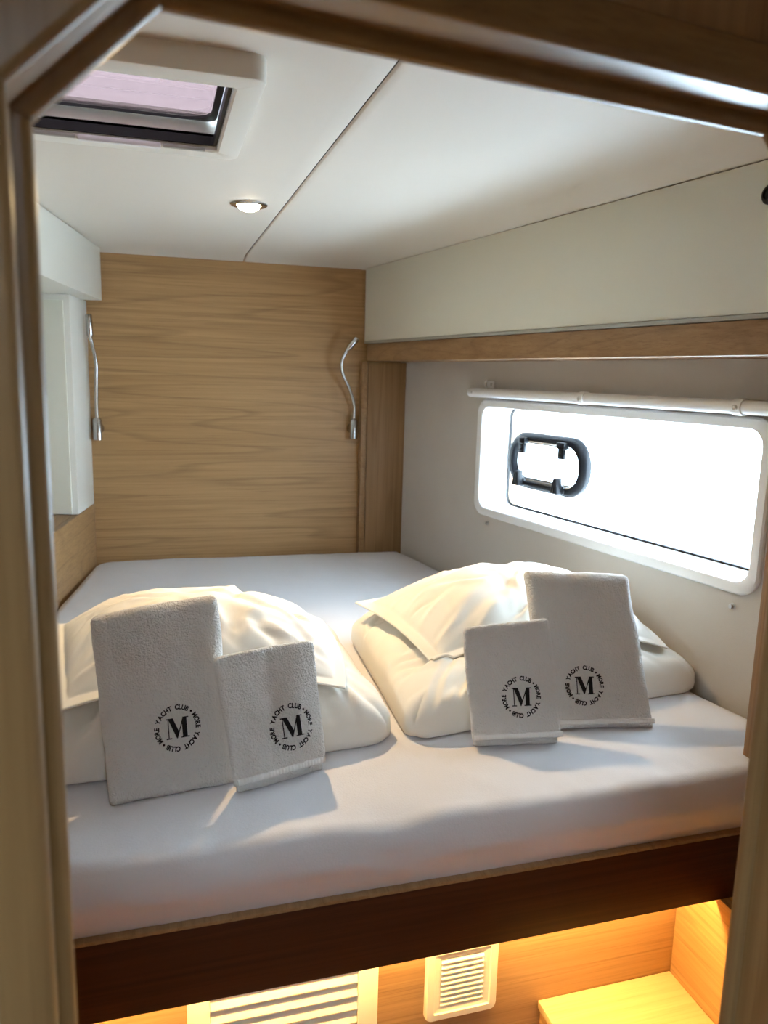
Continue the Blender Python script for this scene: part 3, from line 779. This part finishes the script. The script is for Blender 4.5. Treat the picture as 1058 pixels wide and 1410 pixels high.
SOFT = [bvh_of(LD), bvh_of(RD), bvh_of(LP), bvh_of(RP)]
def towel(label, b0, ang_deg, lean, quad, th, emb, er, seed, band=None, under=None, loop=None, erot=0.0, bend=0.0):
    a = math.radians(ang_deg); e = V((math.cos(a), math.sin(a), 0)); back = V((-e.y, e.x, 0))
    le = math.radians(lean); upv = V((0, 0, 1))*math.cos(le)+back*math.sin(le); nr_ = e.cross(upv)
    O = V(b0)
    H = max(quad[2][1], quad[3][1])
    def ab(u, v_):
        return ((quad[0][0]*(1-u)+quad[1][0]*u)*(1-v_)+(quad[3][0]*(1-u)+quad[2][0]*u)*v_,
                (quad[0][1]*(1-u)+quad[1][1]*u)*(1-v_)+(quad[3][1]*(1-u)+quad[2][1]*u)*v_)
    def front(x, y):
        c = 0.0060*fbm(V((x*9+seed, y*6, seed)), 2)+0.0035*fbm(V((x*19, y*5, seed+4)), 2)
        c += 0.0030*fbm(V((x*26, y*17+seed, 3.0)), 2)
        c += bend*((y/H)**2)
        return c
    def world(x, y, c): return O + e*x + upv*y + nr_*c
    root = thing('folded_towel', label, 'towel', O, 'folded white towels leaning on the pillows')
    def slab(quadf, t, nu, nv, r, c0, fuzz, fold_edges):
        verts, faces, top, bot = [], [], {}, {}
        for j in range(nv+1):
            for i in range(nu+1):
                u, v_ = i/nu, j/nv
                # crowd samples into the rounded rims
                u = u-0.035*math.sin(2*math.pi*u); v_ = v_-0.03*math.sin(2*math.pi*v_)
                wj = 0.5*(abs(quad[1][0]-quad[0][0])+abs(quad[2][0]-quad[3][0]))
                rc = 0.013                                     # soft corners
                du, dv = min(u, 1-u)*wj, (1-v_)*H
                if dv > H/2: dv = v_*H; rcc = 0.006
                else: rcc = rc
                uu, vv = u, v_
                if du < rcc and dv < rcc:
                    q = V((rcc-du, rcc-dv)); m_ = max(q.x, q.y)
                    if q.length > 0:
                        ex_ = q*(m_/q.length)
                        uu += (1 if u < 0.5 else -1)*(q.x-ex_.x)/wj; vv += (1 if v_ < 0.5 else -1)*(q.y-ex_.y)/H
                x, y = quadf(uu, vv)
                dside, dtop, dbot = min(u, 1-u)*wj, (1-v_)*H, v_*H*1.4
                d = min(dside, dtop*0.8, dbot)
                k = 1.0 if d >= r else math.sqrt(max(0, 1-(1-d/r)**2))
                # wobble of the outline
                x += 0.0035*noise.noise(V((y*9, seed, u*2)))+0.0012*noise.noise(V((y*40, seed, u*3)))
                y += (0.0040*noise.noise(V((x*9, seed+5, 0.3)))+0.0012*noise.noise(V((x*40, seed+5, v_*3))))*min(1, v_*3)
                cf = front(x, y)+c0
                cm = cf - t/2
                fz = fuzz*noise.noise(V((x*300, y*300, seed+0.37)))+0.6*fuzz*noise.noise(V((x*560, y*560, seed+2.2))) if fuzz else 0
                P1 = world(x, y, cm+t/2*k+fz); P2 = world(x, y, cm-t/2*k)
                for bh in SOFT:
                    hit = bh.ray_cast(P1, -nr_, t*k+0.004)
                    if hit[0] is not None: P2 = hit[0]+nr_*min(0.002, 0.5*(P1-hit[0]).length)
                if P1.z < ZM+0.0015: P1.z = ZM+0.0015
                if P2.z < ZM+0.0010: P2.z = ZM+0.0010
                if i in (0, nu) or j in (0, nv):
                    top[i, j] = bot[i, j] = len(verts); verts.append(P1)
                else:
                    top[i, j] = len(verts); verts.append(P1); bot[i, j] = len(verts); verts.append(P2)
        for j in range(nv):
            for i in range(nu):
                faces.append((top[i, j], top[i+1, j], top[i+1, j+1], top[i, j+1]))
                faces.append((bot[i, j], bot[i, j+1], bot[i+1, j+1], bot[i+1, j]))
        return verts, faces
    nu = int(0.5+abs(quad[2][0]-quad[3][0])/0.0017); nv = int(0.5+H/0.0017)
    if under:                                                  # second layer peeping out below the front fold
        dn, dx0, dx1 = under
        t1 = th*0.5
        body = obj('front_layer', *slab(lambda u, v_: (lambda p_: (p_[0], p_[1]+dn*(1-v_)))(ab(u, v_)), t1, nu, nv, t1*0.5, 0.0, 0.0011, None), M_terry, root, ang=180)
        def q2(u, v_):
            x, y = ab(u, v_); return (x+dx0*(1-u)+dx1*u, y-0.004*v_)
        obj('back_layer', *slab(q2, th*0.5, nu//2, nv//2, th*0.25, -t1*0.80, 0.0010, None), M_terry, root, ang=180)
    else:
        body = obj('front_layer', *slab(ab, th, nu, nv, th*0.5, 0.0, 0.0012, None), M_terry, root, ang=180)
    if band:
        y0, y1, x0, x1, rib = band
        vs2, fs2 = [], []; n_ = int((x1-x0)/0.0011); m_ = 6
        for j in range(m_+1):
            for i in range(n_+1):
                x = x0+(x1-x0)*i/n_; t = j/m_; y = y0+(y1-y0)*t
                kk = math.sin(math.pi*t)**0.5 if 0 < t < 1 else 0
                vs2.append(world(x, y, front(x, y)+0.0002+0.0016*kk+(rib*math.sin(i*1.1)*kk)))
        for j in range(m_):
            for i in range(n_): q = j*(n_+1)+i; fs2.append((q, q+1, q+n_+2, q+n_+1))
        hb = obj('hem_band', vs2, fs2, M_hem, root, ang=180)
        sl = hb.modifiers.new('thick', 'SOLIDIFY'); sl.thickness = 0.0012; sl.offset = -1
    if loop:
        lx, lw, lh, ly = loop
        pts = [world(lx+lw*math.cos(t), ly-lh*math.sin(t), -th*0.47+0.003) for t in [math.pi*k/14 for k in range(15)]]
        pts = [V((p_.x, p_.y, max(p_.z, ZM+0.003))) for p_ in pts]
        obj('hanging_loop', *tube(pts, 0.0016, 8), M_hem, root)
    # embroidery
    ex, ey = emb; cr, sr = math.cos(math.radians(erot)), math.sin(math.radians(erot))
    def stitch(lay, sc, name, lab):
        vs2, fs2 = lay; n_ = len(vs2); out = []
        for lift in (0.0034, 0.0002):
            for x, y in vs2:
                x, y = x*sc, y*sc; X, Y = ex+x*cr-y*sr, ey+x*sr+y*cr
                out.append(world(X, Y, front(X, Y)+lift))
        o = obj(name, out, [tuple(q) for q in fs2], M_thread, root, smooth=False)
        tag(o, lab)
    stitch(RING, er*0.885, 'embroidered_lettering', 'ring of black embroidered capital letters')
    stitch(MONO, er*0.87, 'embroidered_monogram', 'bold black serif letter M')
    return root

towel('large folded towel leaning at the far left with emblem near its middle', (-0.085, 1.212, ZM+0.003), 7.8, 20,
      [(0.0, 0.0), (0.208, 0.0), (0.201, 0.332), (-0.013, 0.312)], 0.038, (0.113, 0.109), 0.039, 11.0)
towel('small folded towel with ribbed hem overlapping the leftmost large towel', (0.123, 1.200, ZM+0.003), 16.0, 18,
      [(-0.010, 0.0), (0.163, 0.0), (0.172, 0.234), (-0.020, 0.233)], 0.028, (0.101, 0.093), 0.0405, 23.0,
      band=(0.0165, 0.0275, -0.006, 0.161, 0.0007), under=(0.015, 0.008, -0.001), loop=(0.115, 0.020, 0.009, 0.0155))
towel('small folded towel standing in front of the right large towel', (0.566, 1.262, ZM+0.003), -8.0, 20,
      [(0.0, 0.0), (0.181, 0.0), (0.171, 0.245), (-0.009, 0.231)], 0.030, (0.100, 0.094), 0.040, 37.0,
      band=(0.0155, 0.0265, 0.001, 0.180, 0.0003), under=(0.014, 0.006, -0.004), loop=(0.110, 0.024, 0.008, 0.0145))
towel('large folded towel leaning on the right pillow nearest the window', (0.788, 1.292, ZM+0.003), -11.0, 20,
      [(-0.045, 0.0), (0.184, 0.0), (0.152, 0.318), (-0.075, 0.327)], 0.036, (0.037, 0.088), 0.0405, 51.0,
      band=(0.010, 0.021, -0.043, 0.182, 0.0002))
